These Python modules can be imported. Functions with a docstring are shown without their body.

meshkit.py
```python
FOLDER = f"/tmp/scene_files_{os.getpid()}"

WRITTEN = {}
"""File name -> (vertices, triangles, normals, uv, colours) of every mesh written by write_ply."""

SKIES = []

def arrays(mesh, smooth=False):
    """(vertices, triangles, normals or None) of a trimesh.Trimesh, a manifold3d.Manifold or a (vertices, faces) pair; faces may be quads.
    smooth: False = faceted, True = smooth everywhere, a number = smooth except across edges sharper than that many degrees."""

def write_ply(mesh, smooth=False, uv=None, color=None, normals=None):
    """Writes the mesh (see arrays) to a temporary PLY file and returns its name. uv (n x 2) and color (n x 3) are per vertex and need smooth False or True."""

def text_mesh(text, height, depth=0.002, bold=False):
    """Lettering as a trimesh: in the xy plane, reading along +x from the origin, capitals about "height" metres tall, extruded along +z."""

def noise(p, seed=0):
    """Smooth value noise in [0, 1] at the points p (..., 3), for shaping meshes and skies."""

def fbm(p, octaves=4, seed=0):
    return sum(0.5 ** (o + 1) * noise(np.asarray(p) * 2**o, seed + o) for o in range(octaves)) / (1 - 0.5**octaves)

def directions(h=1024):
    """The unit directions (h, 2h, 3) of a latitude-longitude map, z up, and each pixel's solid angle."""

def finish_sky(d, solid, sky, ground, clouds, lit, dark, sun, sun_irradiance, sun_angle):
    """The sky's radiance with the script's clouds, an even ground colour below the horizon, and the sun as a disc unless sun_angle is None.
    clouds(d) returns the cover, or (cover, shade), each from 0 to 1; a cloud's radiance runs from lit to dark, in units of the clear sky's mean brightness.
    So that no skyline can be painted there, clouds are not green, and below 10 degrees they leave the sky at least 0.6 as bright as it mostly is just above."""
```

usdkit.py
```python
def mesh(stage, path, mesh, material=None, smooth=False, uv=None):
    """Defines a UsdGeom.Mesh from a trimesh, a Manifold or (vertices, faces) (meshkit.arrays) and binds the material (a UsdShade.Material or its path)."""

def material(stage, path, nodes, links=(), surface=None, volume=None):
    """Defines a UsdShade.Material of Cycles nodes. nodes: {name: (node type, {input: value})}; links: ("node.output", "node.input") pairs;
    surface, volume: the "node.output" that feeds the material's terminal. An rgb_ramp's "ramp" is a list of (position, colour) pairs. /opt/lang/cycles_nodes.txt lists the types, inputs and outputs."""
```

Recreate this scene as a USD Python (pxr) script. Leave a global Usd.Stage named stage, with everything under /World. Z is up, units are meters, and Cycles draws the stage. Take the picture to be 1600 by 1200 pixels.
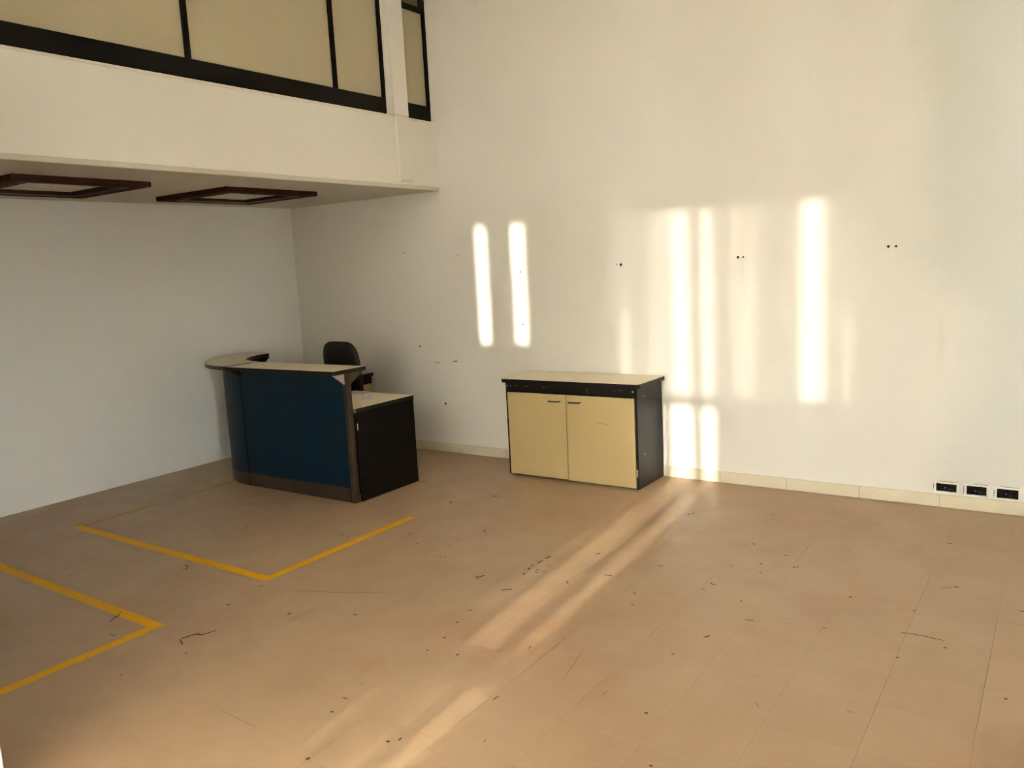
import math, random
import numpy as np, trimesh, usdkit, meshkit
import manifold3d as m3
from shapely.geometry import Polygon, LineString, Point
from pxr import Usd, UsdGeom, UsdLux, Gf, Sdf

stage = Usd.Stage.CreateInMemory()
UsdGeom.SetStageUpAxis(stage, UsdGeom.Tokens.z); UsdGeom.SetStageMetersPerUnit(stage, 1.0)
UsdGeom.Xform.Define(stage, '/World'); UsdGeom.Scope.Define(stage, '/World/Looks')
rng = random.Random(7)

# ---------------------------------------------------------------- camera, sky, sun, exposure
EXPOSURE = 1.9
cam = UsdGeom.Camera.Define(stage, '/World/camera')
cam.CreateHorizontalApertureAttr(36.0); cam.CreateVerticalApertureAttr(27.0)
cam.CreateFocalLengthAttr(1264.645 / 1600 * 36.0)
cam.CreateClippingRangeAttr(Gf.Vec2f(0.05, 500)); cam.CreateExposureAttr(EXPOSURE)
R_ = (0.8255717964, 0.5620327694, -0.0505012389); U_ = (-0.0402587389, 0.1479285777, 0.9881783087); F_ = (-0.5628591679, 0.8137790253, -0.1447523921)
C_ = (6.6628, -5.7810, 1.705)
cam.AddTransformOp().Set(Gf.Matrix4d(*R_, 0, *U_, 0, -F_[0], -F_[1], -F_[2], 0, *C_, 1))

dome = UsdLux.DomeLight.Define(stage, '/World/sky')
dome.CreateIntensityAttr(6.0); dome.CreateColorAttr(Gf.Vec3f(0.98, 1.0, 0.99))

SUN_D = np.array([-0.087, 1.0, -0.22]); SUN_D /= np.linalg.norm(SUN_D)
sun = UsdLux.DistantLight.Define(stage, '/World/sun')
sun.CreateIntensityAttr(.60); sun.CreateNormalizeAttr(True); sun.CreateAngleAttr(0.85); sun.CreateColorAttr(Gf.Vec3f(1.0, 0.93, 0.80))
zc = -SUN_D; xc = np.cross([0, 0, 1], zc); xc /= np.linalg.norm(xc); yc_ = np.cross(zc, xc)
sun.AddTransformOp().Set(Gf.Matrix4d(*xc, 0, *yc_, 0, *zc, 0, 0, 0, 0, 1))

# ---------------------------------------------------------------- materials
def lin(r, g, b): return tuple(((c / 255) / 12.92 if c / 255 <= .04045 else ((c / 255 + .055) / 1.055) ** 2.4) for c in (r, g, b))

def plain(name, col, rough=.5, spec=.5, metal=0.0, var=None, scale=6, bump=0, bscale=60, detail=4, coat=0):
    nodes = {'p': ('principled_bsdf', dict(base_color=col, roughness=rough, specular_ior_level=spec, metallic=metal, coat_weight=coat))}
    links = []
    if var is not None or bump:
        nodes['g'] = ('geometry', {})
    if var is not None:
        nodes['n'] = ('noise_texture', dict(scale=scale, detail=detail, roughness=.6)); links.append(('g.position', 'n.vector'))
        nodes['r'] = ('rgb_ramp', dict(ramp=[(0.3, var), (0.7, col)])); links += [('n.fac', 'r.fac'), ('r.color', 'p.base_color')]
    if bump:
        nodes['nb'] = ('noise_texture', dict(scale=bscale, detail=3)); nodes['b'] = ('bump', dict(strength=bump, distance=.01))
        links += [('g.position', 'nb.vector'), ('nb.fac', 'b.height'), ('b.normal', 'p.normal')]
    return usdkit.material(stage, '/World/Looks/' + name, nodes, links, surface='p.BSDF')

M = {}
WALL = (.80, .768, .70)
M['wall'] = plain('wall_paint', WALL, .75, .25, var=(.78, .745, .675), scale=1.1, bump=.06, bscale=35)
M['edge_trim'] = plain('edge_trim_paint', (.60, .55, .46), .7, .2)
# back wall: the same paint with a greyer, repainted area at the right, a soft round darker spot behind the chair and ripples in the paint by the mezzanine
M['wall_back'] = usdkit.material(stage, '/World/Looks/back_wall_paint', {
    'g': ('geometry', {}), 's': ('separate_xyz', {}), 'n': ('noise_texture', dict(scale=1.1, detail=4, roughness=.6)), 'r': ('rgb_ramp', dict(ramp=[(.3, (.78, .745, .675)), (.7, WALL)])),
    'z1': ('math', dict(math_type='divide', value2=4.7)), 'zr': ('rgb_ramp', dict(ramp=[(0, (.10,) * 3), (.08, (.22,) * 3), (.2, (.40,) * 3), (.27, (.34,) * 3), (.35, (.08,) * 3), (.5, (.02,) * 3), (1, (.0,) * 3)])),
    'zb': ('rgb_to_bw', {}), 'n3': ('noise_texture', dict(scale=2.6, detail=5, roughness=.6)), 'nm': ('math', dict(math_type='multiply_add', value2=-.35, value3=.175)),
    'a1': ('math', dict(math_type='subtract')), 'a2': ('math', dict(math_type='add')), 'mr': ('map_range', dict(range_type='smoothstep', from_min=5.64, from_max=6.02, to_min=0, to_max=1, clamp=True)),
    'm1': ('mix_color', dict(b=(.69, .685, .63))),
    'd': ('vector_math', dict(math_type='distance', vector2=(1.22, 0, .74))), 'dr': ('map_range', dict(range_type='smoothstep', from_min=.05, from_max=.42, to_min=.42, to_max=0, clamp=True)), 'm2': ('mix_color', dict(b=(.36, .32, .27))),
    'mp': ('mapping', dict(scale=(16, 1, .9))), 'nw': ('noise_texture', dict(scale=1, detail=3, distortion=.6)),
    'wx': ('vector_math', dict(math_type='distance', vector2=(2.35, 0, 3.3))), 'wr': ('map_range', dict(range_type='smoothstep', from_min=.3, from_max=1.3, to_min=1, to_max=.04, clamp=True)), 'wh': ('math', dict(math_type='multiply')),
    'b': ('bump', dict(strength=.35, distance=.012)), 'p': ('principled_bsdf', dict(roughness=.75, specular_ior_level=.25))},
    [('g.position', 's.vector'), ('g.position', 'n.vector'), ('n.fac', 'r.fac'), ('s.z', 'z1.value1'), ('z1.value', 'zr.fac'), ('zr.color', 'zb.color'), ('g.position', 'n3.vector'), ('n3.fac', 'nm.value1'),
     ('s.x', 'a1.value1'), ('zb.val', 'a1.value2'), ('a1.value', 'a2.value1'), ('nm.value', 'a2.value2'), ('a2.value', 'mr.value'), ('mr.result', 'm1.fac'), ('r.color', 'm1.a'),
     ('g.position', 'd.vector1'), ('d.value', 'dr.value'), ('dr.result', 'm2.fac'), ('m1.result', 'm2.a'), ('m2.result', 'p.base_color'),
     ('g.position', 'mp.vector'), ('mp.vector', 'nw.vector'), ('g.position', 'wx.vector1'), ('wx.value', 'wr.value'), ('nw.fac', 'wh.value1'), ('wr.result', 'wh.value2'), ('wh.value', 'b.height'), ('b.normal', 'p.normal')], surface='p.BSDF')
M['wall_grey'] = plain('cool_wall_paint', (.76, .75, .70), .7, .25, var=(.74, .725, .675), scale=1.0, bump=.05, bscale=35)
M['patch'] = plain('filler_patch', (.80, .745, .635), .8, .2)
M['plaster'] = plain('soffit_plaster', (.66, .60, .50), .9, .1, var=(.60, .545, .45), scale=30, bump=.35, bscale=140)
M['trim'] = plain('trim_paint', (.74, .69, .57), .6, .3)
M['skirt'] = plain('skirting_tile', (.70, .63, .47), .35, .4, var=(.66, .59, .43), scale=5)
M['mortar'] = plain('joint_mortar', (.20, .15, .10), .9, .1)
M['frame'] = plain('dark_bronze_frame', (.008, .006, .005), .5, .12)
M['pane'] = plain('closed_office_pane', (.50, .44, .29), .25, .5, var=(.48, .42, .275), scale=.8)
M['pane_dark'] = plain('dark_transom_pane', (.12, .105, .07), .2, .5)
M['black'] = plain('black_laminate', (.006, .0045, .0035), .5, .10, var=(.008, .006, .005), scale=9)
M['black_edge'] = plain('black_edge_band', (.010, .008, .007), .45, .25)
M['door_cream'] = plain('cream_door_laminate', (.52, .395, .185), .45, .35, var=(.505, .385, .178), scale=2)
M['top_cream'] = plain('pale_cream_laminate', (.78, .69, .48), .35, .45, var=(.76, .665, .455), scale=3)
M['bare'] = plain('bare_chipboard', (.45, .31, .18), .9, .1)
M['blue'] = plain('blue_panel_fabric', (.0002, .0125, .027), .5, .16, var=(.0002, .011, .024), scale=25)
M['bronze'] = plain('brown_bronze_metal', (.042, .027, .016), .45, .3, metal=.1, var=(.035, .022, .013), scale=7)
M['bracket_grey'] = plain('grey_bracket', (.40, .36, .30), .6, .3)
M['bracket_brown'] = plain('brown_bracket', (.075, .052, .030), .6, .2)
M['leather'] = plain('black_vinyl', (.007, .006, .006), .4, .3, bump=.05, bscale=300)
M['plastic'] = plain('black_plastic', (.012, .011, .011), .45, .4)
M['chrome'] = plain('steel', (.5, .5, .5), .25, .5, metal=1)
M['wood'] = plain('dark_brown_wood', (.055, .022, .013), .85, .04, var=(.038, .015, .009), scale=14)
M['bead'] = plain('bead_glint_edge', (.22, .17, .13), .7, .1)  # paler colour paints the thin glint along the bead
M['diffuser'] = plain('lamp_diffuser', (.62, .58, .48), .5, .3)
M['socket'] = plain('black_socket_insert', (.012, .011, .010), .8, .2, bump=.8, bscale=160)
M['filler'] = plain('white_filler', (.80, .76, .67), .8, .2)
M['grey_dirt'] = plain('pencil_grey', (.16, .13, .09), .9, .1)
M['hole'] = plain('hole_shadow', (.02, .016, .012), .9, .1)
M['scuff'] = plain('rubber_scuff', (.055, .032, .014), .7, .2, var=(.10, .06, .03), scale=90)
M['scuff_pale'] = plain('faint_scuff', (.20, .135, .08), .6, .3, var=(.25, .17, .10), scale=60)
M['paper'] = plain('paper', (.78, .72, .66), .7, .2)
M['greypaper'] = plain('grey_card', (.42, .36, .27), .7, .2)
M['outside'] = plain('outside_paving', (.36, .33, .29), .9, .1)
M['facade'] = plain('sun_blocker_facade', (.42, .36, .28), .9, .1)

def worn(name, col, chip, rough, thr):
    nodes = {'g': ('geometry', {}), 'n': ('noise_texture', dict(scale=38, detail=5, roughness=.7)), 'r': ('rgb_ramp', dict(ramp=[(0, col), (thr, col), (thr + .02, chip), (1, chip)])),
             'p': ('principled_bsdf', dict(roughness=rough, specular_ior_level=.22))}
    return usdkit.material(stage, '/World/Looks/' + name, nodes, [('g.position', 'n.vector'), ('n.fac', 'r.fac'), ('r.color', 'p.base_color')], surface='p.BSDF')
M['black_worn'] = worn('worn_black_laminate', (.010, .008, .007), (.35, .24, .14), .42, .735)
M['yellow'] = worn('worn_yellow_tape', (.72, .36, .004), (.40, .22, .06), .55, .62)
M['yellow_faint'] = worn('faded_yellow_tape', (.46, .25, .05), (.38, .235, .12), .6, .5)

def floor_mat(name, k):
    a = np.array([.40, .268, .160]) * k
    nodes = {'g': ('geometry', {}), 'n': ('noise_texture', dict(scale=.9, detail=5, roughness=.62)),
             'r': ('rgb_ramp', dict(ramp=[(.28, tuple(a * (.95, .84, .80))), (.5, tuple(a)), (.72, tuple(a * (1.04, 1.05, 1.06)))])),
             'n2': ('noise_texture', dict(scale=3.3, detail=9, roughness=.72)), 'r2': ('rgb_ramp', dict(ramp=[(.3, (.90, .885, .87)), (.6, (1, 1, 1))])),
             'm': ('mix_color', dict(blend_type='multiply', fac=.7)), 'r3': ('rgb_ramp', dict(ramp=[(.3, (.46,) * 3), (.7, (.34,) * 3)])),
             'p': ('principled_bsdf', dict(specular_ior_level=.3))}
    links = [('g.position', 'n.vector'), ('g.position', 'n2.vector'), ('n.fac', 'r.fac'), ('n2.fac', 'r2.fac'), ('r.color', 'm.a'), ('r2.color', 'm.b'), ('m.result', 'p.base_color'), ('n2.fac', 'r3.fac'), ('r3.color', 'p.roughness')]
    return usdkit.material(stage, '/World/Looks/' + name, nodes, links, surface='p.BSDF')
TILES = [floor_mat('floor_tile_%s' % n, k) for n, k in (('mid', 1.0), ('light', 1.012), ('deep', .985))]

M['glass'] = usdkit.material(stage, '/World/Looks/clear_glass', {'t': ('transparent_bsdf', dict(color=(.95, .96, .95))), 'g': ('glossy_bsdf', dict(color=(1, 1, 1), roughness=.02)), 'f': ('fresnel', dict(IOR=1.45)), 'm': ('mix_closure', {})},
                             [('f.fac', 'm.fac'), ('t.BSDF', 'm.closure1'), ('g.BSDF', 'm.closure2')], surface='m.closure')
M['blind'] = usdkit.material(stage, '/World/Looks/blind_fabric', {'d': ('diffuse_bsdf', dict(color=(.78, .74, .64))), 't': ('translucent_bsdf', dict(color=(.86, .83, .76))), 'm': ('mix_closure', dict(fac=.72))},
                             [('d.BSDF', 'm.closure1'), ('t.BSDF', 'm.closure2')], surface='m.closure')
M['blind_sheer'] = usdkit.material(stage, '/World/Looks/sheer_blind_fabric', {'d': ('diffuse_bsdf', dict(color=(.78, .74, .64))), 't': ('translucent_bsdf', dict(color=(.86, .83, .76))), 'm': ('mix_closure', dict(fac=.72)),
                             'o': ('transparent_bsdf', {}), 'w': ('mix_closure', dict(fac=.40))}, [('d.BSDF', 'm.closure1'), ('t.BSDF', 'm.closure2'), ('m.closure', 'w.closure1'), ('o.BSDF', 'w.closure2')], surface='w.closure')
M['film'] = usdkit.material(stage, '/World/Looks/sun_film_glass', {'t': ('transparent_bsdf', dict(color=(.58, .58, .58))), 'g': ('glossy_bsdf', dict(color=(1, 1, 1), roughness=.02)), 'f': ('fresnel', dict(IOR=1.45)), 'm': ('mix_closure', {})},
                             [('f.fac', 'm.fac'), ('t.BSDF', 'm.closure1'), ('g.BSDF', 'm.closure2')], surface='m.closure')
M['blind_dense'] = plain('dense_blind_fabric', (.62, .58, .50), .9, .1)
M['tinted'] = usdkit.material(stage, '/World/Looks/filmed_glass', {'t': ('transparent_bsdf', dict(color=(.92, .92, .90))), 'g': ('glossy_bsdf', dict(color=(1, 1, 1), roughness=.02)), 'f': ('fresnel', dict(IOR=1.45)), 'm': ('mix_closure', {})},
                             [('f.fac', 'm.fac'), ('t.BSDF', 'm.closure1'), ('g.BSDF', 'm.closure2')], surface='m.closure')
M['print'] = usdkit.material(stage, '/World/Looks/printed_cover', {'g': ('geometry', {}), 'mp': ('mapping', dict(scale=(28, 75, 1))), 'n': ('noise_texture', dict(scale=1, detail=3, roughness=.7)),
                             'r': ('rgb_ramp', dict(ramp=[(0, (.86, .80, .76)), (.585, (.86, .80, .76)), (.595, (.05, .03, .03)), (.63, (.05, .03, .03)), (.65, (.42, .06, .05)), (1, (.42, .06, .05))])), 'p': ('principled_bsdf', dict(roughness=.3))},
                             [('g.position', 'mp.vector'), ('mp.vector', 'n.vector'), ('n.fac', 'r.fac'), ('r.color', 'p.base_color')], surface='p.BSDF')

# ---------------------------------------------------------------- shape helpers
def hexa(x0, x1, y0, y1, z0, z1, c=0.0):
    """box with chamfered edges"""
    x0, x1 = min(x0, x1), max(x0, x1); y0, y1 = min(y0, y1), max(y0, y1); z0, z1 = min(z0, z1), max(z0, z1)
    c = min(c, .45 * min(x1 - x0, y1 - y0, z1 - z0))
    if c <= 0:
        b = trimesh.creation.box((x1 - x0, y1 - y0, z1 - z0)); b.apply_translation(((x0 + x1) / 2, (y0 + y1) / 2, (z0 + z1) / 2)); return b
    h = np.array([(x1 - x0) / 2, (y1 - y0) / 2, (z1 - z0) / 2]); P = []
    for s in CH_S:
        for k in range(3):
            q = h - c; q[k] = h[k]; P.append(q * s)
    return trimesh.Trimesh(np.array(P) + ((x0 + x1) / 2, (y0 + y1) / 2, (z0 + z1) / 2), CH_F, process=False)
CH_S = [np.array((a, b, d), float) for a in (-1, 1) for b in (-1, 1) for d in (-1, 1)]
_P = np.array([np.where(np.arange(3) == k, 1.0, .8) * s for s in CH_S for k in range(3)])
CH_F = trimesh.convex.convex_hull(_P)
_idx = [int(np.argmin(np.linalg.norm(_P - v, axis=1))) for v in CH_F.vertices]
CH_F = np.array(_idx)[CH_F.faces]

def cat(*ms): return trimesh.util.concatenate([m for m in ms])
def prism(poly, z0, z1):
    m = trimesh.creation.extrude_polygon(poly, z1 - z0, engine='earcut'); m.apply_translation((0, 0, z0)); return m
def bar(p, q, r, sides=10):
    return trimesh.creation.cylinder(radius=r, segment=[p, q], sections=sides)
def rball(points, r):
    s = trimesh.creation.icosphere(1, r)
    return trimesh.convex.convex_hull(np.vstack([s.vertices + np.asarray(p) for p in points]))
def mf(t):
    return m3.Manifold(m3.Mesh(np.asarray(t.vertices, np.float32), np.asarray(t.faces, np.uint32)))
def tm(man):
    x = man.to_mesh(); return trimesh.Trimesh(x.vert_properties[:, :3], x.tri_verts, process=False)

# ---------------------------------------------------------------- scene tree helpers
used = set()
def path_for(parent, name):
    p, k = f'{parent}/{name}', 0
    while p in used: k += 1; p = f'{parent}/{name}_{k:03d}'
    used.add(p); return p
def par(parent): return '/World' if parent is None else str(parent.GetPath())
def meta(prim, label=None, category=None, group=None, kind=None):
    for k, v in (('label', label), ('category', category), ('group', group), ('kind', kind)):
        if v: prim.SetCustomDataByKey(k, v)
    return prim
def obj(name, mesh, mat, parent=None, smooth=False, **kw):
    return meta(usdkit.mesh(stage, path_for(par(parent), name), mesh, mat, smooth=smooth).GetPrim(), **kw)
def thing(name, loc=(0, 0, 0), rz=0.0, **kw):
    x = UsdGeom.Xform.Define(stage, path_for('/World', name)); x.AddTranslateOp().Set(Gf.Vec3d(*loc)); x.AddRotateZOp().Set(rz)
    return meta(x.GetPrim(), **kw)
S = dict(kind='structure')

# ---------------------------------------------------------------- room shell
HS, FX, FT, WX, HC = 2.396, 1.979, 2.990, 1.940, 4.70     # soffit height, fascia x, fascia top, office window plane, ceiling height
YF, XR = -6.50, 8.20                                      # shopfront wall, right wall
fl = thing('floor', label='worn beige square-tiled floor of the empty showroom', category='floor', **S)
obj('floor_slab', hexa(-.2, XR + .2, YF - .3, .2, -.25, -.006), M['mortar'], fl)
XE = [-.0935 + .3275 * k for k in range(0, 27)]; YE = [0.0] + [-.045 - .333 * k for k in range(0, 21)]
XE[0] = 0.0; YE = [y for y in YE if y > YF] + [YF]; XE = [x for x in XE if x < XR] + [XR]
far = []
for i in range(len(XE) - 1):
    for j in range(len(YE) - 1):
        x0, x1, y1, y0 = XE[i], XE[i + 1], YE[j], YE[j + 1]
        near = (x0 + x1) / 2 > 4.6 and (y0 + y1) / 2 < -1.2
        g = [rng.uniform(.00005, .00055) if near else rng.uniform(.00002, .00016) for _ in range(4)]
        b = hexa(x0 + g[0], x1 - g[1], y0 + g[2], y1 - g[3], -.006, rng.uniform(-.0002, .0), .0004 if near else .0001)
        c = np.array([(x0 + x1) / 2, (y0 + y1) / 2])
        d = np.array([c[0] - C_[0], c[1] - C_[1], -C_[2]]); zf = d @ F_
        u, v = 1264.6 * (d @ R_) / zf, 1264.6 * -(d @ U_) / zf
        if zf > 0 and abs(u) < 840 and abs(v) < 690: obj('tile', b, TILES[rng.randrange(3)], fl)
        else: far.append(b)
obj('tile_field', cat(*far), TILES[0], fl, kind='stuff')

# walls
wb = thing('wall_back', label='tall cream back wall with strips of sunlight', category='wall', **S)
panel = mf(hexa(-.2, XR + .2, 0, .2, -.25, HC + .3))
SOCK = [(5.998, 6.118, .104, .158), (6.172, 6.286, .100, .160), (6.340, 6.458, .098, .160)]
for x0, x1, z0, z1 in SOCK: panel = panel - mf(hexa(x0, x1, -.1, .045, z0, z1))
HOLES = [(1.066, 1.804, .006), (2.145, 1.819, .006), (2.809, 1.646, .008), (2.809, 1.200, .008), (3.719, 1.672, .006), (3.758, 1.668, .012), (4.692, 1.681, .010), (4.730, 1.681, .007), (5.686, 1.703, .009), (5.732, 1.703, .008), (1.9, .46, .012)]
for x, z, r in HOLES: panel = panel - mf(bar((x, -.05, z), (x, .03, z), r, 10))
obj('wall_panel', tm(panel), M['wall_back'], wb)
for x, z, r in HOLES: obj('hole_shade_plug', bar((x, .004, z), (x, .028, z), r * .98, 8), M['hole'], wb)  # dark plugs colour in the shade inside each hole
MARKS = [[(1.49, 1.874), (1.52, 1.872)], [(1.80, .845), (1.86, .846)], [(2.02, .86), (2.07, .865)], [(1.62, .99), (1.64, 1.0)]]
obj('wall_scuff', cat(*[hexa(a[0], b[0], -.0006, .0, min(a[1], b[1]) - .002, max(a[1], b[1]) + .002) for a, b in MARKS]), M['scuff_pale'], wb, kind='stuff')
wl = obj('wall_left', hexa(-.2, 0, YF - .3, 0, -.25, HC + .3), M['wall_grey'], label='pale grey-white left wall under the mezzanine', category='wall', **S)
ceil = obj('ceiling', hexa(-.2, XR + .2, YF - .3, .2, HC, HC + .2), M['wall'], label='white ceiling high over the showroom', category='ceiling', **S)

RW, RZ = [(-6.2, -5.42)], (.25, 2.1)  # unseen opening added to light the left wall and fascia
rw = mf(hexa(XR, XR + .2, YF - .3, .2, -.25, HC + .3))
for y0, y1 in RW: rw = rw - mf(hexa(XR - .1, XR + .3, y0, y1, *RZ))
obj('wall_right', tm(rw), M['wall'], label='white right wall with one added window, beyond the right picture edge', category='wall', **S)
for n, (y0, y1) in enumerate(RW):
    w = thing('window_%d' % (n + 6), label='unseen low window added in the right wall for daylight', category='window', **S)
    for a in (y0, y1 - .05): obj('window_frame', hexa(XR + .05, XR + .12, a, a + .05, *RZ, .004), M['frame'], w)
    for a in (RZ[0], RZ[1] - .05): obj('window_rail', hexa(XR + .05, XR + .12, y0 + .05, y1 - .05, a, a + .05, .004), M['frame'], w)
    obj('pane', hexa(XR + .08, XR + .086, y0 + .05, y1 - .05, RZ[0] + .05, RZ[1] - .05), M['glass'], w)

# shopfront wall behind the camera: high window, transom window, door, and unseen windows added for light
TZ = (2.065, 3.515)
SX = -.083
OPEN = [(2.85 + SX, 3.65 + SX, 2.44, 3.515), (4.30 + SX, 6.25 + SX, *TZ), (4.66 + SX, 5.30 + SX, .0, 2.035), (3.82, 4.50, .25, 2.02), (5.30, 6.14, .25, 2.02), (6.35, 6.85, 2.7, 4.3)]
wf = mf(hexa(-.2, XR + .2, YF - .2, YF, -.25, HC + .3))
for x0, x1, z0, z1 in OPEN: wf = wf - mf(hexa(x0, x1, YF - .3, YF + .1, z0, z1))
obj('wall_front', tm(wf), M['wall'], label='white shopfront wall behind the camera', category='wall', **S)
def glazing(name, x0, x1, z0, z1, rails, posts, label, category='window', glass='glass'):
    w = thing(name, label=label, category=category, **S)
    y = YF - .02
    for a in [x0, x1 - .04] + posts: obj('window_frame', hexa(a, a + .04, y - .05, y, z0, z1, .003), M['frame'], w)
    for a in [z0, z1 - .03]: obj('window_rail', hexa(x0 + .04, x1 - .04, y - .05, y, a, a + .03, .003), M['frame'], w)
    for a, h in rails: obj('window_rail', hexa(x0 + .04, x1 - .04, y - .05, y, a - h / 2, a + h / 2, .003), M['frame'], w)
    obj('pane', hexa(x0 + .04, x1 - .04, y - .03, y - .024, z0 + .03, z1 - .03), M[glass], w)
    return w
glazing('window_3', *OPEN[0][:2], *OPEN[0][2:], [], [], 'small high shopfront window with slatted blind')
glazing('window_4', *OPEN[1], [], [], 'transom window over the shop door with slatted blind', glass='film')
glazing('window_5', *OPEN[3], [], [], 'unseen low window added left of the door for soft light, its blind closed')  # unseen window added to move the soft light leftwards
glazing('window_7', *OPEN[4], [], [], 'unseen low window added right of the door for soft light, its blind closed')  # unseen window added to brighten the back wall and right floor
glazing('window_8', *OPEN[5], [], [], 'unseen high clear window added right of the door for light')  # unseen high window added to lift the right floor
glazing('door_1', *OPEN[2], [(.74, .06)], [], 'glazed shop door behind the camera', 'door', 'tinted')

# blinds: fabric strips everywhere but the gaps that let the sun through
def blind(x0, x1, z0, z1, gaps, label, mat='blind'):
    b = thing('vertical_blind', label=label, category='blind')
    obj('head_rail', hexa(x0 + SX, x1 + SX, YF + .005, YF + .045, z1, z1 + .04, .004), M['trim'], b)
    cuts = sorted((a + SX, c + SX, g) for a, c, g in gaps); x0 += SX; x1 += SX; x = x0
    for g0, g1, gz in cuts + [(x1, x1, None)]:
        while x < g0 - 1e-6:
            n = max(1, math.ceil((g0 - x) / .127)); w = (g0 - x) / n
            obj('slat', hexa(x, x + w, YF + .02 + .002 * (n % 2), YF + .0225 + .002 * (n % 2), z0 - .02, z1), M[mat], b); x += w
        if gz and gz < 0: obj('slat', hexa(g0, g1 - .02, YF + .02, YF + .0225, z0, -gz), M[mat], b)
        elif gz: obj('slat', hexa(g0, g1, YF + .02, YF + .0225, gz, z1), M[mat], b)
        x = max(x, g1)
blind(2.83, 3.67, *OPEN[0][2:], [(3.0, 3.11, None), (3.38, 3.505, None)], 'slatted fabric blind in the small high shopfront window', 'blind_dense')
TG = [(4.415, 4.445, 2.75), (4.665, 4.68, None), (4.73, 4.75, None), (4.81, 4.965, None), (5.06, 5.145, None), (5.31, 5.33, None), (5.375, 5.395, 2.9), (5.43, 5.445, None), (5.775, 5.935, None), (6.07, 6.09, 2.7)]
blind(4.28, 6.27, *OPEN[1][2:], TG, 'wide slatted fabric blind in the transom over the door', 'blind_sheer')
blind(4.64, 5.32, .03, 1.985, [(4.70, 4.72, None), (4.81, 4.965, -.76), (5.06, 5.145, None)], 'slatted fabric blind on the glazed shop door')
blind(5.36, 6.24, .25, 1.985, [], 'closed fabric blind spreading light in the added wider low window')
blind(3.88, 4.61, .25, 1.985, [], 'closed fabric blind spreading light in the added narrow low window')
# outside
obj('pavement', hexa(-25, 40, -45, YF - .35, -.4, -.08), M['outside'], label='grey paving in front of the shop', category='pavement', **S)
obj('side_yard', hexa(XR + .25, 40, YF - .3, 30, -.4, -.08), M['outside'], label='grey paving beside the shop', category='pavement', **S)
ob = thing('sun_blocker_building', label='unseen ochre building added across the street to block the sun', category='building')
obj('facade', hexa(7.15, 26, -19.4, -18, -.08, 8.0, .05), M['facade'], ob)  # unseen building added to keep direct sun off the right-hand glazing
obj('roof_parapet', hexa(7.12, 26.1, -19.45, -17.95, 8.0, 8.35, .05), M['trim'], ob)

# mezzanine
mz = thing('mezzanine', label='cream mezzanine box overhanging the reception corner', category='mezzanine', **S)
fas = mf(hexa(0, FX, YF, 0, HS + .022, FT - .02))
obj('fascia', tm(fas), M['wall'], mz)
obj('ledge', hexa(1.60, FX + .004, YF, 0, FT - .02, FT - .002, .002), M['trim'], mz)
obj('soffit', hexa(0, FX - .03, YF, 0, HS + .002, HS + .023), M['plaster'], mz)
obj('edge_trim', hexa(FX - .045, FX + .005, YF, 0, HS, HS + .034, .004), M['edge_trim'], mz)
pil = obj('trim_1', cat(hexa(WX - .10, 2.006, -.545, -.372, FT - .002, HC, .004)), M['wall'], label='white square post between the office windows above the fascia', category='post', **S)
obj('trim_2', cat(hexa(FX - .01, 2.003, -.527, -.368, 2.462, FT - .004, .003), hexa(FX - .01, 2.012, -.531, -.364, 2.448, 2.464, .003)), M['wall'], label='shallow white strip on the fascia below the post', category='pilaster', **S)

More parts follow.
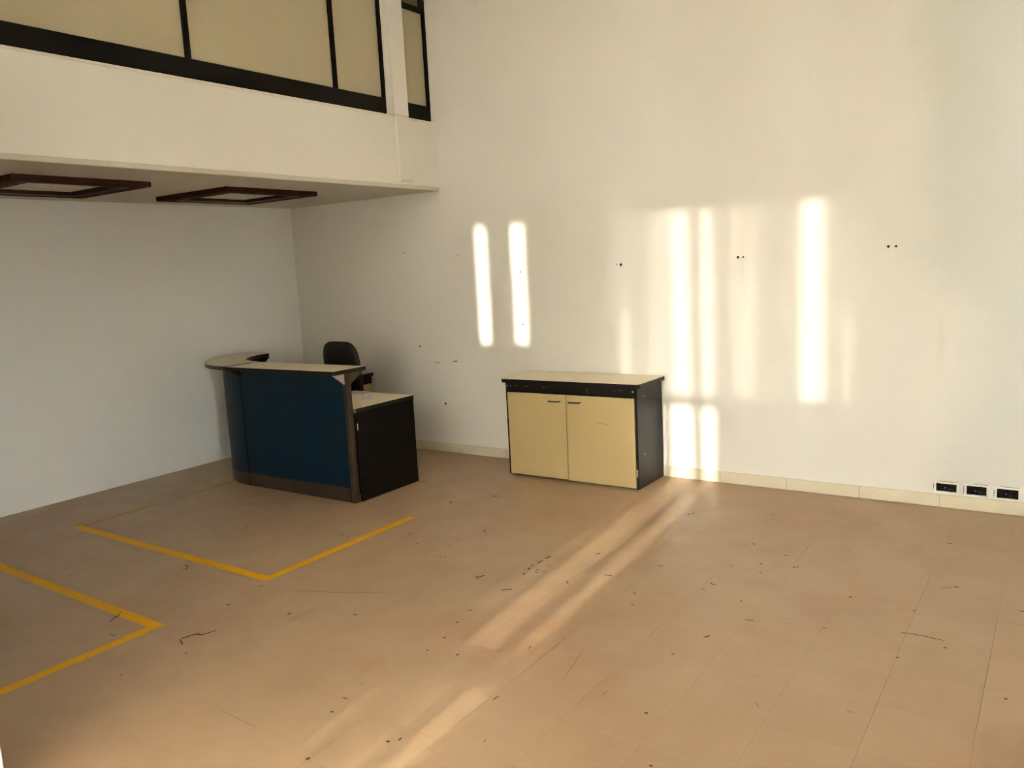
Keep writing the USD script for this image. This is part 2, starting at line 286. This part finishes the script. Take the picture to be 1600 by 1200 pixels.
def office_window(name, y0, y1, mull, label):
    w = thing(name, label=label, category='window', **S)
    zb, zt = FT - .015, HC - .02
    obj('sill_rail', hexa(WX - .05, WX, y0, y1, zb, 3.125, .002), M['frame'], w)
    obj('transom', hexa(WX - .05, WX, y0, y1, 3.90, 3.945, .002), M['frame'], w)
    obj('head_rail', hexa(WX - .05, WX, y0, y1, zt - .08, zt, .002), M['frame'], w)
    edges = [y0] + mull + [y1]
    for k, m in enumerate(edges):
        a, b = (m, m + .022) if k == 0 else ((m - .030, m) if k == len(edges) - 1 else (m - .0175, m + .0175))
        obj('mullion', hexa(WX - .05, WX + .001, a, b, 3.125, 3.90, .002), M['frame'], w)
        a, b = (a, b) if k < len(edges) - 1 else (a - .03, b)
        obj('mullion', hexa(WX - .05, WX + .001, a, b, 3.945, zt - .08, .002), M['frame'], w)
    for a, b in zip(edges[:-1], edges[1:]):
        obj('pane', hexa(WX - .03, WX - .022, a + .01, b - .01, 3.12, 3.905), M['pane'], w)
        obj('pane', hexa(WX - .03, WX - .022, a + .01, b - .01, 3.94, zt - .075), M['pane_dark'], w)
    return w
office_window('window_1', YF + .1, -.570, [-6.24, -4.96, -3.68, -2.405, -1.122], 'long band of dark-framed office windows above the fascia')
office_window('window_2', -.372, -.001, [], 'narrow dark-framed office window between the post and back wall')
obj('wall_office', hexa(.1, WX - .06, YF, -.002, FT, FT + .02), M['plaster'], label='office floor behind the dark-framed windows', category='floor', **S)
obj('trim_3', hexa(WX - .10, WX - .002, -.572, -.545, FT - .004, HC, .001), M['wall'], label='white plaster reveal beside the post', category='trim', **S)

# skirting tiles along the back wall
sk = thing('baseboard_back', label='cream skirting tiles along the foot of the back wall', category='baseboard', **S)
xs = [.10 + .4935 * k for k in range(17)]; xs = [0.0] + [x for x in xs if x < XR] + [XR]
for a, b in zip(xs[:-1], xs[1:]):
    if b - a > .02: obj('skirting_tile', hexa(a + .001, b - .001, -.011 - rng.uniform(0, .001), 0, .0005, .085 + rng.uniform(-.0008, .0008), .002), M['skirt'], sk)

# wall end at lower left; its run to the shopfront added to shade floor
obj('wall_end_shade_run', hexa(3.60, 3.727, YF, -4.70, 0, HC, .004), M['wall'], label='white wall end at the lower left picture edge, its long run added to shade the floor', category='wall', **S)

# ---------------------------------------------------------------- floor markings and scuffs
def stripe(name, pts, w, mat, parent):
    poly = LineString(pts).buffer(w / 2, cap_style=2, join_style=2)
    ps = []
    for g in getattr(poly, 'geoms', [poly]): ps.append(prism(g, .0001, .0006))
    return obj(name, cat(*ps), mat, parent)
X2, X1 = 2.936, .847
t1 = thing('floor_line', label='yellow taped outline on the floor in front of the reception counter', category='floor marking', group='yellow floor outlines')
stripe('tape_strip', [(X1 - .03, -2.945), (X2 + .03, -2.955)], .062, M['yellow'], t1)
stripe('tape_strip', [(X2, -2.925), (X2 - .002, -1.70)], .058, M['yellow'], t1)
stripe('tape_strip', [(X1, -2.915), (X1 - .003, -2.31)], .042, M['yellow_faint'], t1)
stripe('tape_strip', [(X1 - .004, -2.17), (X1 - .012, -1.60)], .036, M['yellow_faint'], t1)
t2 = thing('floor_line', label='yellow taped corner on the floor at the left picture edge', category='floor marking', group='yellow floor outlines')
stripe('tape_strip', [(.95, -3.618), (X2 + .03, -3.650)], .062, M['yellow'], t2)
stripe('tape_strip', [(X2, -3.68), (X2 - .004, -5.6)], .058, M['yellow'], t2)

SCUFF = [([[2.344,-3.111],[2.35,-3.085],[2.312,-3.046],[2.279,-3.051]],0.012,1),([[2.667,-3.742],[2.639,-3.688],[2.592,-3.633]],0.008,1),([[2.634,-3.716],[2.634,-3.664]],0.006,1),([[2.812,-3.82],[2.814,-3.811]],0.01,1),([[2.842,-3.828],[2.843,-3.812]],0.01,1),([[1.784,-3.498],[1.799,-3.49]],0.01,1),([[3.187,-3.673],[3.203,-3.61],[3.239,-3.599],[3.261,-3.532]],0.016,1),([[3.187,-3.666],[3.211,-3.591]],0.012,1),([[3.185,-3.682],[3.246,-3.709]],0.012,1),([[3.336,-3.756],[3.344,-3.751]],0.01,1),([[3.038,-3.308],[3.054,-3.299]],0.012,1),([[1.981,-2.375],[2.015,-2.374]],0.01,1),([[3.258,-4.029],[3.266,-4.024]],0.008,1),([[3.926,-3.988],[4.154,-3.999]],0.004,0),([[2.99,-3.062],[3.013,-3.04]],0.01,1),([[3.2,-3.013],[3.498,-2.889],[3.773,-2.736]],0.009,0),([[3.439,-3.239],[3.432,-3.208]],0.01,1),([[3.74,-3.071],[3.764,-3.067]],0.012,1),([[4.324,-3.191],[4.332,-3.187]],0.012,1),([[4.314,-3.059],[4.324,-3.047]],0.014,1),([[4.476,-3.163],[4.479,-3.148]],0.012,1),([[4.268,-2.899],[4.275,-2.887]],0.014,1),([[3.999,-2.39],[4.02,-2.369],[4.034,-2.341]],0.014,1),([[4.017,-2.401],[4.024,-2.387]],0.012,1),([[4.239,-2.476],[4.256,-2.448],[4.281,-2.435]],0.012,1),([[4.326,-3.774],[4.331,-3.765]],0.014,1),([[4.66,-3.813],[4.668,-3.808]],0.012,1),([[4.697,-3.787],[4.694,-3.77]],0.014,1),([[4.485,-4.043],[4.488,-4.028]],0.016,1),([[4.274,-3.555],[4.277,-3.547]],0.01,0),([[4.288,-3.675],[4.314,-3.672]],0.006,1),([[4.838,-3.39],[4.842,-3.355]],0.006,1),([[3.32,-2.11],[3.338,-2.101]],0.014,1),([[3.169,-1.994],[3.184,-1.986]],0.012,1),([[3.589,-2.228],[3.596,-2.224]],0.012,1),([[3.617,-2.226],[3.625,-2.222]],0.012,1),([[3.639,-2.215],[3.649,-2.21]],0.012,1),([[2.735,-2.204],[2.743,-2.2]],0.012,1),([[2.769,-2.202],[2.786,-2.207]],0.012,1),([[2.812,-2.209],[2.82,-2.205]],0.012,1),([[2.358,-2.087],[2.367,-1.987]],0.01,0),([[2.372,-0.972],[2.38,-0.926],[2.423,-0.929]],0.02,0),([[3.154,-1.037],[3.195,-1.036]],0.016,1),([[2.568,-0.13],[2.589,-0.121]],0.014,1),([[2.963,-1.322],[2.965,-1.286]],0.014,1),([[3.561,-1.706],[3.595,-1.732]],0.012,1),([[3.531,-1.941],[3.542,-1.935]],0.014,1),([[3.539,-2.042],[3.55,-2.036]],0.014,1),([[4.225,-2.755],[4.253,-2.749]],0.008,1),([[4.978,-3.641],[4.972,-3.621]],0.008,0),([[4.208,-1.919],[4.2,-1.97]],0.016,1),([[4.203,-2.003],[4.198,-2.051]],0.014,1),([[4.191,-2.088],[4.187,-2.101]],0.016,1),([[4.196,-2.13],[4.202,-2.159]],0.014,1),([[4.221,-2.214],[4.219,-2.236]],0.012,1),([[4.25,-2.146],[4.258,-2.131]],0.014,1),([[4.254,-2.165],[4.274,-2.177]],0.01,1),([[4.292,-2.146],[4.291,-2.136]],0.012,1),([[4.267,-2.05],[4.294,-2.059]],0.008,0),([[4.422,-1.778],[4.439,-1.769],[4.439,-1.746]],0.01,1),([[4.62,-2.032],[4.643,-2.031],[4.669,-2.028]],0.014,1),([[4.481,-2.205],[4.499,-2.215],[4.499,-2.235]],0.01,1),([[4.725,-2.96],[4.721,-2.927]],0.006,1),([[4.941,-2.836],[4.977,-2.995],[5.001,-3.117]],0.005,0),([[5.194,-3.142],[5.205,-3.103]],0.008,0),([[5.398,-3.181],[5.407,-3.177]],0.016,1),([[5.301,-2.701],[5.308,-2.697]],0.01,1),([[5.364,-2.488],[5.374,-2.475],[5.382,-2.456]],0.012,1),([[5.464,-2.224],[5.489,-2.219],[5.51,-2.216]],0.008,1),([[5.169,-1.881],[5.187,-1.892],[5.204,-1.892]],0.01,1),([[5.159,-1.973],[5.164,-1.97]],0.012,1),([[5.175,-1.603],[5.184,-1.609]],0.014,1),([[5.307,-1.494],[5.323,-1.497]],0.014,1),([[5.347,-1.631],[5.353,-1.628]],0.01,1),([[5.377,-2.031],[5.382,-2.028]],0.012,1),([[5.17,-1.203],[5.194,-1.216]],0.01,1),([[4.62,-0.848],[4.63,-0.828]],0.014,1),([[4.638,-0.824],[4.652,-0.802]],0.012,1),([[4.621,-1.126],[4.639,-1.118]],0.012,0),([[4.822,-1.781],[4.854,-1.765]],0.01,1),([[4.923,-2.32],[4.932,-2.324]],0.014,1),([[4.869,-2.187],[4.883,-2.18]],0.012,1),([[5.55,-3.47],[5.558,-3.469]],0.012,1),([[5.735,-2.91],[5.757,-2.934]],0.008,0),([[5.12,-0.628],[5.131,-0.623]],0.014,1),([[5.391,-1.319],[5.41,-1.309]],0.01,1),([[5.484,-1.479],[5.491,-1.465]],0.014,1),([[5.497,-1.462],[5.509,-1.456]],0.012,1),([[5.829,-1.742],[5.837,-1.738]],0.014,1),([[6.149,-0.723],[6.169,-0.725]],0.014,1),([[6.25,-1.382],[6.266,-1.373]],0.014,1),([[6.194,-1.438],[6.242,-1.386]],0.01,0),([[6.108,-2.031],[6.189,-2.023],[6.278,-2.031]],0.006,1),([[6.117,-1.768],[6.124,-1.764]],0.01,1),([[5.798,-2.145],[5.818,-2.135]],0.008,1),([[5.65,-2.179],[5.665,-2.171]],0.008,0),([[6.284,-2.102],[6.29,-2.092]],0.01,1),([[6.128,-2.284],[6.142,-2.282]],0.01,1),([[6.525,-2.437],[6.531,-2.434]],0.012,1),([[6.535,-1.548],[6.553,-1.554]],0.01,1),([[6.044,-2.804],[6.072,-2.803]],0.006,0),([[5.684,-1.082],[5.699,-1.074]],0.008,0)]
dark, pale = [], []
for pts, w, d in SCUFF:
    pts = [np.array(q) for q in pts]
    if len(pts) == 2 and np.linalg.norm(pts[1] - pts[0]) < .012: pts[1] = pts[0] + np.array([.012, .004])
    out = []
    for a, b in zip(pts[:-1], pts[1:]):
        n = max(2, int(np.linalg.norm(b - a) / .03)); out += [a + (b - a) * t for t in np.linspace(0, 1, n, endpoint=False)]
    out.append(pts[-1]); n = len(out)
    L, R = [], []
    for k, q in enumerate(out):
        t = out[min(k + 1, n - 1)] - out[max(k - 1, 0)]; t = t / (np.linalg.norm(t) + 1e-9); nn = np.array([-t[1], t[0]])
        ww = .5 * w * .8 * (.45 + .55 * math.sin(math.pi * (k + .5) / n)) * rng.uniform(.6, 1.15)
        L.append(q + nn * ww); R.append(q - nn * ww)
    poly = Polygon(L + R[::-1]).buffer(0)
    for g in getattr(poly, 'geoms', [poly]):
        if g.area > 1e-7: (dark if d else pale).append(prism(g, .0001, .0008 if d else .0005))
obj('scuff_marks', cat(*dark), M['scuff'], fl, kind='stuff', label='dark scuffs and chips scattered over the tiles')
obj('faint_scuffs', cat(*pale), M['scuff_pale'], fl, kind='stuff', label='faint long scratches across the tiles')

# ---------------------------------------------------------------- sockets near the floor
for k, (x0, x1, z0, z1) in enumerate(SOCK):
    s = thing('socket_box', ((x0 + x1) / 2, 0, (z0 + z1) / 2), label='%s of three open black wall boxes above the skirting' % ('leftmost', 'middle', 'rightmost')[k], category='wall box', group='open wall boxes')
    w, h = (x1 - x0) / 2, (z1 - z0) / 2
    ins = trimesh.creation.box((2 * w - .004, .02, 2 * h - .004)).subdivide().subdivide().subdivide().subdivide()
    ins.vertices[:, 1] += .02 + (meshkit.noise(ins.vertices * 90 + k * 7) - .5) * .012 * (ins.vertices[:, 1] < 0)
    obj('box_insert', ins, M['socket'], s, smooth=40)
    rim = mf(hexa(-w - .012, w + .014, -.002, .003, -h - .009, h + .012, .001)) - mf(hexa(-w + .001, w - .001, -.1, .1, -h + .001, h - .001))
    obj('filler_rim', tm(rim), M['filler'], s)
    ch = [hexa(-w - .016, -w - .012, -.0015, .002, -h * rng.uniform(.4, 1), h * rng.uniform(.5, 1.2)), hexa(-w * rng.uniform(.3, .9), w * 1.1, -.0015, .002, h + .012, h + .0145)]
    for q in ch: obj('chipped_edge', q, M['grey_dirt'], s)
    for q in (bar((-.008, .006, -.004), (-.008, .014, -.004), .003), bar((.02, .006, -.012), (.02, .014, -.012), .002)): obj('screw', q, M['trim'], s)

# ---------------------------------------------------------------- low cabinet against the back wall
cb = thing('sideboard', (2.915, -.016, 0), label='low black cabinet with two cream doors against the back wall', category='cabinet')
W, D, H = 1.170, .440, .772
obj('side_panel', hexa(0, .02, -D, 0, .012, H, .001), M['black_worn'], cb)
obj('side_panel', hexa(W - .022, W, -D, 0, .004, H, .0012), M['black_worn'], cb)
obj('back_panel', hexa(.02, W - .022, -.012, 0, .03, H), M['black'], cb)
obj('bottom_panel', hexa(.02, W - .022, -D + .004, -.012, .02, .04), M['black'], cb)
obj('top_rail', hexa(.02, W - .022, -D, -D + .02, .698, H, .001), M['black_worn'], cb)
obj('foot', hexa(.035, .075, -D + .03, -D + .07, .0, .02, .002), M['plastic'], cb)
obj('foot', hexa(W - .075, W - .035, -D + .03, -D + .07, .0, .02, .002), M['plastic'], cb)
obj('foot', hexa(.035, .075, -.07, -.03, .0, .02, .002), M['plastic'], cb)
obj('foot', hexa(W - .075, W - .035, -.07, -.03, .0, .02, .002), M['plastic'], cb)
def top_shape(x0, x1, y0, y1, r):
    return Polygon([(x0, y0), (x1, y0), (x1, y1), (x0, y1)]).buffer(-r).buffer(r, quad_segs=6)
ts = top_shape(-.030, W + .030, -D - .032, .014, .03)
obj('edge_band', prism(ts.difference(ts.buffer(-.003)), H, H + .029), M['black_worn'], cb, smooth=40)
obj('worktop', prism(ts.buffer(-.003), H, H + .0305), M['top_cream'], cb)
def handle(x, z, y, half):
    return cat(rball([(x - half, y - .022, z), (x + half, y - .022, z + .002)], .0055), rball([(x - half, y + .001, z), (x - half, y - .022, z)], .005), rball([(x + half, y + .001, z + .002), (x + half, y - .022, z + .002)], .005))
DX = [(.026, .5705), (.5745, W - .019)]
for k, (a, b) in enumerate(DX):
    z0 = (.020, .016)[k]
    d = obj('door', hexa(a, b, -D - .018, -D - .001, z0, .694, .0015), M['door_cream'], cb)
    hx = (.474, .656)[k]
    obj('handle', handle(hx, .640, -D - .018, .046), M['plastic'], d, smooth=40)
for q in (hexa(.888, .892, -D - .0186, -D - .018, .488, .502), hexa(.84, .93, -D - .0184, -D - .018, .4905, .4925), hexa(.905, .925, -D - .0184, -D - .018, .483, .485)): obj('door_scratch', q, M['scuff_pale'], cb)
for q in (hexa(W - .040, W - .027, -D - .0006, -D + .001, .735, .748), hexa(.010, .018, -D - .0006, -D + .001, .735, .75)): obj('worn_corner', q, M['bare'], cb)
for x, z, w, h in ((.048, .738, .006, .010), (.095, .741, .004, .009), (.19, .744, .036, .0025), (.36, .741, .007, .006), (.385, .743, .005, .007), (.752, .735, .004, .018), (.758, .712, .003, .012), (.985, .738, .004, .006), (1.02, .746, .030, .002)):
    obj('rail_chip', hexa(x, x + w, -D - .0005, -D + .001, z, z + h), M['bare'], cb)
obj('hinge', cat(hexa(W - .016, W - .006, -D - .012, -D, .10, .155, .001)), M['bare'], cb)
for q in (hexa(W - .0004, W + .0006, -D + .105, -D + .112, .245, .262), hexa(W - .0004, W + .0006, -D + .115, -D + .121, .69, .70)): obj('side_chip', q, M['paper'], cb)

# ---------------------------------------------------------------- reception counter
PX0, PX1, PY, RAD, ZT = 1.085, 2.305, -1.632, .68, 1.014
CX, CY = PX0, PY + RAD
rc = thing('reception_counter', (0, 0, 0), label='dark blue reception counter with raised cream ledge and curved left end', category='counter')
def ring(r0, r1, a0, a1, n=28):
    A = np.radians(np.linspace(a0, a1, n))
    return Polygon([(CX + r1 * math.cos(a), CY + r1 * math.sin(a)) for a in A] + [(CX + r0 * math.cos(a), CY + r0 * math.sin(a)) for a in A[::-1]])
ZP = ZT - .028
obj('front_panel', hexa(PX0 + .004, PX1 - .022, PY + .003, PY + .030, .108, ZP, .002), M['blue'], rc)
obj('inner_panel', hexa(PX0 + .004, PX1 - .022, PY + .030, PY + .040, .01, ZP, .001), M['black'], rc)
obj('plinth', hexa(PX0 + .002, PX1 - .045, PY, PY + .030, .0, .106, .003), M['bronze'], rc)
A1 = 178
obj('curved_panel', prism(ring(RAD - .030, RAD - .003, A1, 270), .108, ZP + .003), M['blue'], rc, smooth=40)
obj('curved_inner_panel', prism(ring(RAD - .040, RAD - .030, A1, 270), .01, ZP + .003), M['black'], rc, smooth=40)
obj('curved_plinth', prism(ring(RAD - .030, RAD, A1, 270), .0, .106), M['bronze'], rc, smooth=40)
obj('seam_strip', hexa(PX0 - .003, PX0 + .005, PY - .001, PY + .03, .0, ZP), M['black'], rc)
obj('end_post', hexa(PX1 - .024, PX1 + .020, PY - .006, PY + .042, .0, ZP, .004), M['bronze'], rc)
obj('post_foot', hexa(PX1 - .047, PX1 - .025, PY - .003, PY + .030, .0, .112, .003), M['black_edge'], rc)
T0, T1 = PY - .135, PY + .205
st = top_shape(PX0 + .004, PX1 + .022, T0, T1, .010)
obj('ledge_top', prism(st.buffer(-.003), ZP, ZT + .0008), M['top_cream'], rc)
obj('ledge_edge', prism(st.difference(st.buffer(-.003)), ZP - .002, ZT), M['black_worn'], rc, smooth=40)
ct = ring(RAD - .205, RAD + .135, A1, 270)
obj('curved_ledge_top', prism(ct.buffer(-.003), ZP + .004, ZT + .0048), M['top_cream'], rc)
obj('curved_ledge_edge', prism(ct.difference(ct.buffer(-.003)), ZP + .002, ZT + .004), M['black_edge'], rc, smooth=40)
def bracket(x, ya, yb, t=.018, d=.085):
    p = Polygon([(ya, ZP - .001), (yb, ZP - .001), (ya, ZP - d)])
    m = trimesh.creation.extrude_polygon(p, t, engine='earcut'); m.vertices = m.vertices[:, [2, 0, 1]] + (x - t / 2, 0, 0); return m
obj('bracket', bracket(PX1 - .006, PY - .006, PY - .118), M['bracket_grey'], rc)
obj('bracket', bracket(PX1 + .006, PY + .042, PY + .185), M['bracket_brown'], rc)
obj('bracket', bracket(PX0 + .012, PY, PY - .118), M['black_edge'], rc)
obj('bracket', bracket(PX0 + .012, PY + .042, PY + .185), M['black_edge'], rc)
eb = trimesh.creation.extrude_polygon(Polygon([(0, 0), (.185, 0), (0, -.15)]), .018, engine='earcut')
eb.vertices = np.c_[CX - RAD + .035 + eb.vertices[:, 0], CY + .012 - eb.vertices[:, 2], ZP + .002 + eb.vertices[:, 1]]
eb.fix_normals(); obj('bracket', eb, M['black_edge'], rc)

# ---------------------------------------------------------------- desk behind the counter
dk = thing('desk', (0, 0, 0), label='low desk with cream top and black side panel right behind the blue counter', category='desk')
DX0, DX1, DY0, DY1, DZ = 1.12, 2.318, -1.588, -.925, .712
obj('side_panel', hexa(DX1 - .006, DX1 + .016, DY0 + .012, DY1 - .008, .0, DZ - .028, .0015), M['black'], dk)
obj('side_panel', hexa(DX0, DX0 + .022, DY0 + .012, DY1 - .008, .0, DZ - .028, .0015), M['black'], dk)
obj('modesty_panel', hexa(DX0 + .022, DX1 - .006, DY0 + .014, DY0 + .032, .06, DZ - .028), M['black'], dk)
dt = top_shape(DX0 - .01, DX1 + .022, DY0, DY1, .016)
obj('desktop', prism(dt.buffer(-.003), DZ - .028, DZ + .001), M['top_cream'], dk)
obj('edge_band', prism(dt.difference(dt.buffer(-.003)), DZ - .029, DZ), M['black_worn'], dk, smooth=40)
obj('corner_clip', hexa(DX1 + .005, DX1 + .0225, DY0 - .003, DY0 + .008, DZ - .03, DZ + .0015, .001), M['chrome'], dk)
obj('paper_tag', hexa(DX1 + .0162, DX1 + .017, DY0 + .014, DY0 + .022, .55, .60), M['paper'], dk)

mg = thing('magazine', (1.95, -1.155, DZ + .001), 45, label='white magazine with dark and red print lying on the desk', category='magazine')
obj('page_block', hexa(-.105, .105, -.145, .145, 0, .007, .001), M['paper'], mg)
obj('cover', hexa(-.107, .107, -.147, .147, .007, .0078), M['print'], mg)
obj('writing_pad', hexa(1.70, 1.90, -1.06, -.945, DZ + .001, DZ + .012, .001), M['greypaper'], label='small grey card pad at the back edge of the desk', category='writing pad')

# ---------------------------------------------------------------- office chair
oc = thing('office_chair', (1.365, -.70, 0), 178, label='black padded office chair behind the desk', category='chair')
def cushion(w, h, t, nu=24, nv=28, top_r=3.2):
    """soft slab in x (width) / z (height) with superellipse outline"""
    V = []; F = []
    N, K = 56, 9
    for s in (-1, 1):
        for i in range(K):
            r = math.sin(math.pi / 2 * (i + 1) / K); off = math.cos(math.pi / 2 * (i + 1) / K)
            for j in range(N):
                a = 2 * math.pi * j / N; ca, sa = math.cos(a), math.sin(a)
                x = w / 2 * math.copysign(abs(ca) ** (2 / 4.2), ca); z = h / 2 * math.copysign(abs(sa) ** (2 / top_r), sa)
                x *= 1 + .11 * (z / h - .3)
                V.append((x * r, s * t / 2 * off ** .55, z * r))
    V = np.array(V)
    V = np.vstack([V, [(0, -t / 2, 0), (0, t / 2, 0)]])
    hull = trimesh.convex.convex_hull(V)
    return hull
bk = cushion(.455, .60, .085)
bk = trimesh.remesh.subdivide_loop(bk, 1) if False else bk
bk.vertices[:, 1] += .35 * bk.vertices[:, 0] ** 2 * -1
bk.vertices[:, 1] += -.12 * (bk.vertices[:, 2] - .0)** 2
T = trimesh.transformations.rotation_matrix(math.radians(-7), (1, 0, 0)); bk.apply_transform(T); bk.apply_translation((0, .06, .822))
obj('backrest', bk, M['leather'], oc, smooth=50)
se = cushion(.47, .46, .09, top_r=3.4); se.vertices = se.vertices[:, [0, 2, 1]] * (1, 1, 1); se.fix_normals(); se.apply_translation((0, -.20, .455))
obj('seat', se, M['leather'], oc, smooth=50)
obj('back_support', cat(rball([(0, .075, .62), (0, .11, .42)], .018), rball([(0, .11, .42), (0, -.15, .395)], .018)), M['plastic'], oc, smooth=40)
obj('gas_lift', bar((0, -.2, .24), (0, -.2, .41), .016, 16), M['chrome'], oc, smooth=40)
obj('gas_lift_housing', bar((0, -.2, .10), (0, -.2, .25), .026, 16), M['plastic'], oc, smooth=40)
obj('seat_plate', hexa(-.09, .09, -.3, -.1, .385, .415, .005), M['plastic'], oc)
for k in range(5):
    a = math.radians(18 + 72 * k); dx, dy = math.cos(a), math.sin(a)
    lg = obj('leg', trimesh.convex.convex_hull(np.vstack([rball([(.03 * dx, -.2 + .03 * dy, .105)], .026).vertices, rball([(.27 * dx, -.2 + .27 * dy, .075)], .014).vertices])), M['plastic'], oc, smooth=40)
    c = np.array([.27 * dx, -.2 + .27 * dy, .026]); t = np.array([-dy, dx, 0])
    obj('caster', cat(bar(c - t * .022, c - t * .006, .026, 14), bar(c + t * .006, c + t * .022, .026, 14), bar(c, c + (0, 0, .05), .007)), M['plastic'], lg, smooth=40)

# ---------------------------------------------------------------- drawer pedestal behind the chair
pd = thing('drawer_pedestal', (.60, -.49, 0), label='small pedestal with black top and cream drawers in the corner behind the chair', category='drawer unit')
PW, PD, PH = .44, .42, .735
obj('carcass', hexa(0, PW - .02, 0, PD, .02, PH - .028, .001), M['black'], pd)
obj('top_rail', hexa(PW - .02, PW, 0, PD, PH - .105, PH - .028, .001), M['black'], pd)
pt = top_shape(-.01, PW + .02, -.015, PD + .015, .015)
obj('edge_band', prism(pt.difference(pt.buffer(-.003)), PH - .028, PH), M['black_edge'], pd, smooth=40)
obj('top', prism(pt.buffer(-.003), PH - .028, PH + .0005), M['top_cream'], pd)
for k in range(3):
    z0 = .035 + k * .2; d = obj('drawer', hexa(PW - .018, PW + .002, .008, PD - .008, z0, z0 + .193, .002), M['door_cream'], pd)
    obj('handle', cat(rball([(PW + .022, .17, z0 + .15), (PW + .022, .25, z0 + .15)], .005), rball([(PW, .17, z0 + .15), (PW + .022, .17, z0 + .15)], .0045), rball([(PW, .25, z0 + .15), (PW + .022, .25, z0 + .15)], .0045)), M['plastic'], d)
for a in (.03, PW - .07):
    for b in (.03, PD - .07): obj('foot', hexa(a, a + .04, b, b + .04, 0, .02, .002), M['plastic'], pd)

# ---------------------------------------------------------------- ceiling lights under the mezzanine
def ceiling_light(cx, cy, label):
    t = thing('ceiling_light', (cx, cy, HS + .002), label=label, category='ceiling light', group='unlit ceiling lights')
    def frame(o, i, z0, z1, name, mat, c=.004):
        for sx in (-1, 1):
            obj(name, hexa(sx * i, sx * o, -o, o, z0, z1, c), mat, t)
            obj(name, hexa(-i, i, sx * i, sx * o, z0, z1, c), mat, t)
    frame(.452, .350, -.036, 0, 'outer_frame', M['wood'])
    frame(.350, .344, -.0375, -.004, 'bead', M['bead'], .001)
    frame(.343, .275, -.030, 0, 'inner_frame', M['wood'])
    obj('diffuser', hexa(-.275, .275, -.275, .275, -.012, -.002, .002), M['diffuser'], t)
ceiling_light(.985, -1.395, 'unlit square wood-framed ceiling light nearer the back wall')
ceiling_light(.985, -2.90, 'unlit square wood-framed ceiling light cut by the left picture edge')
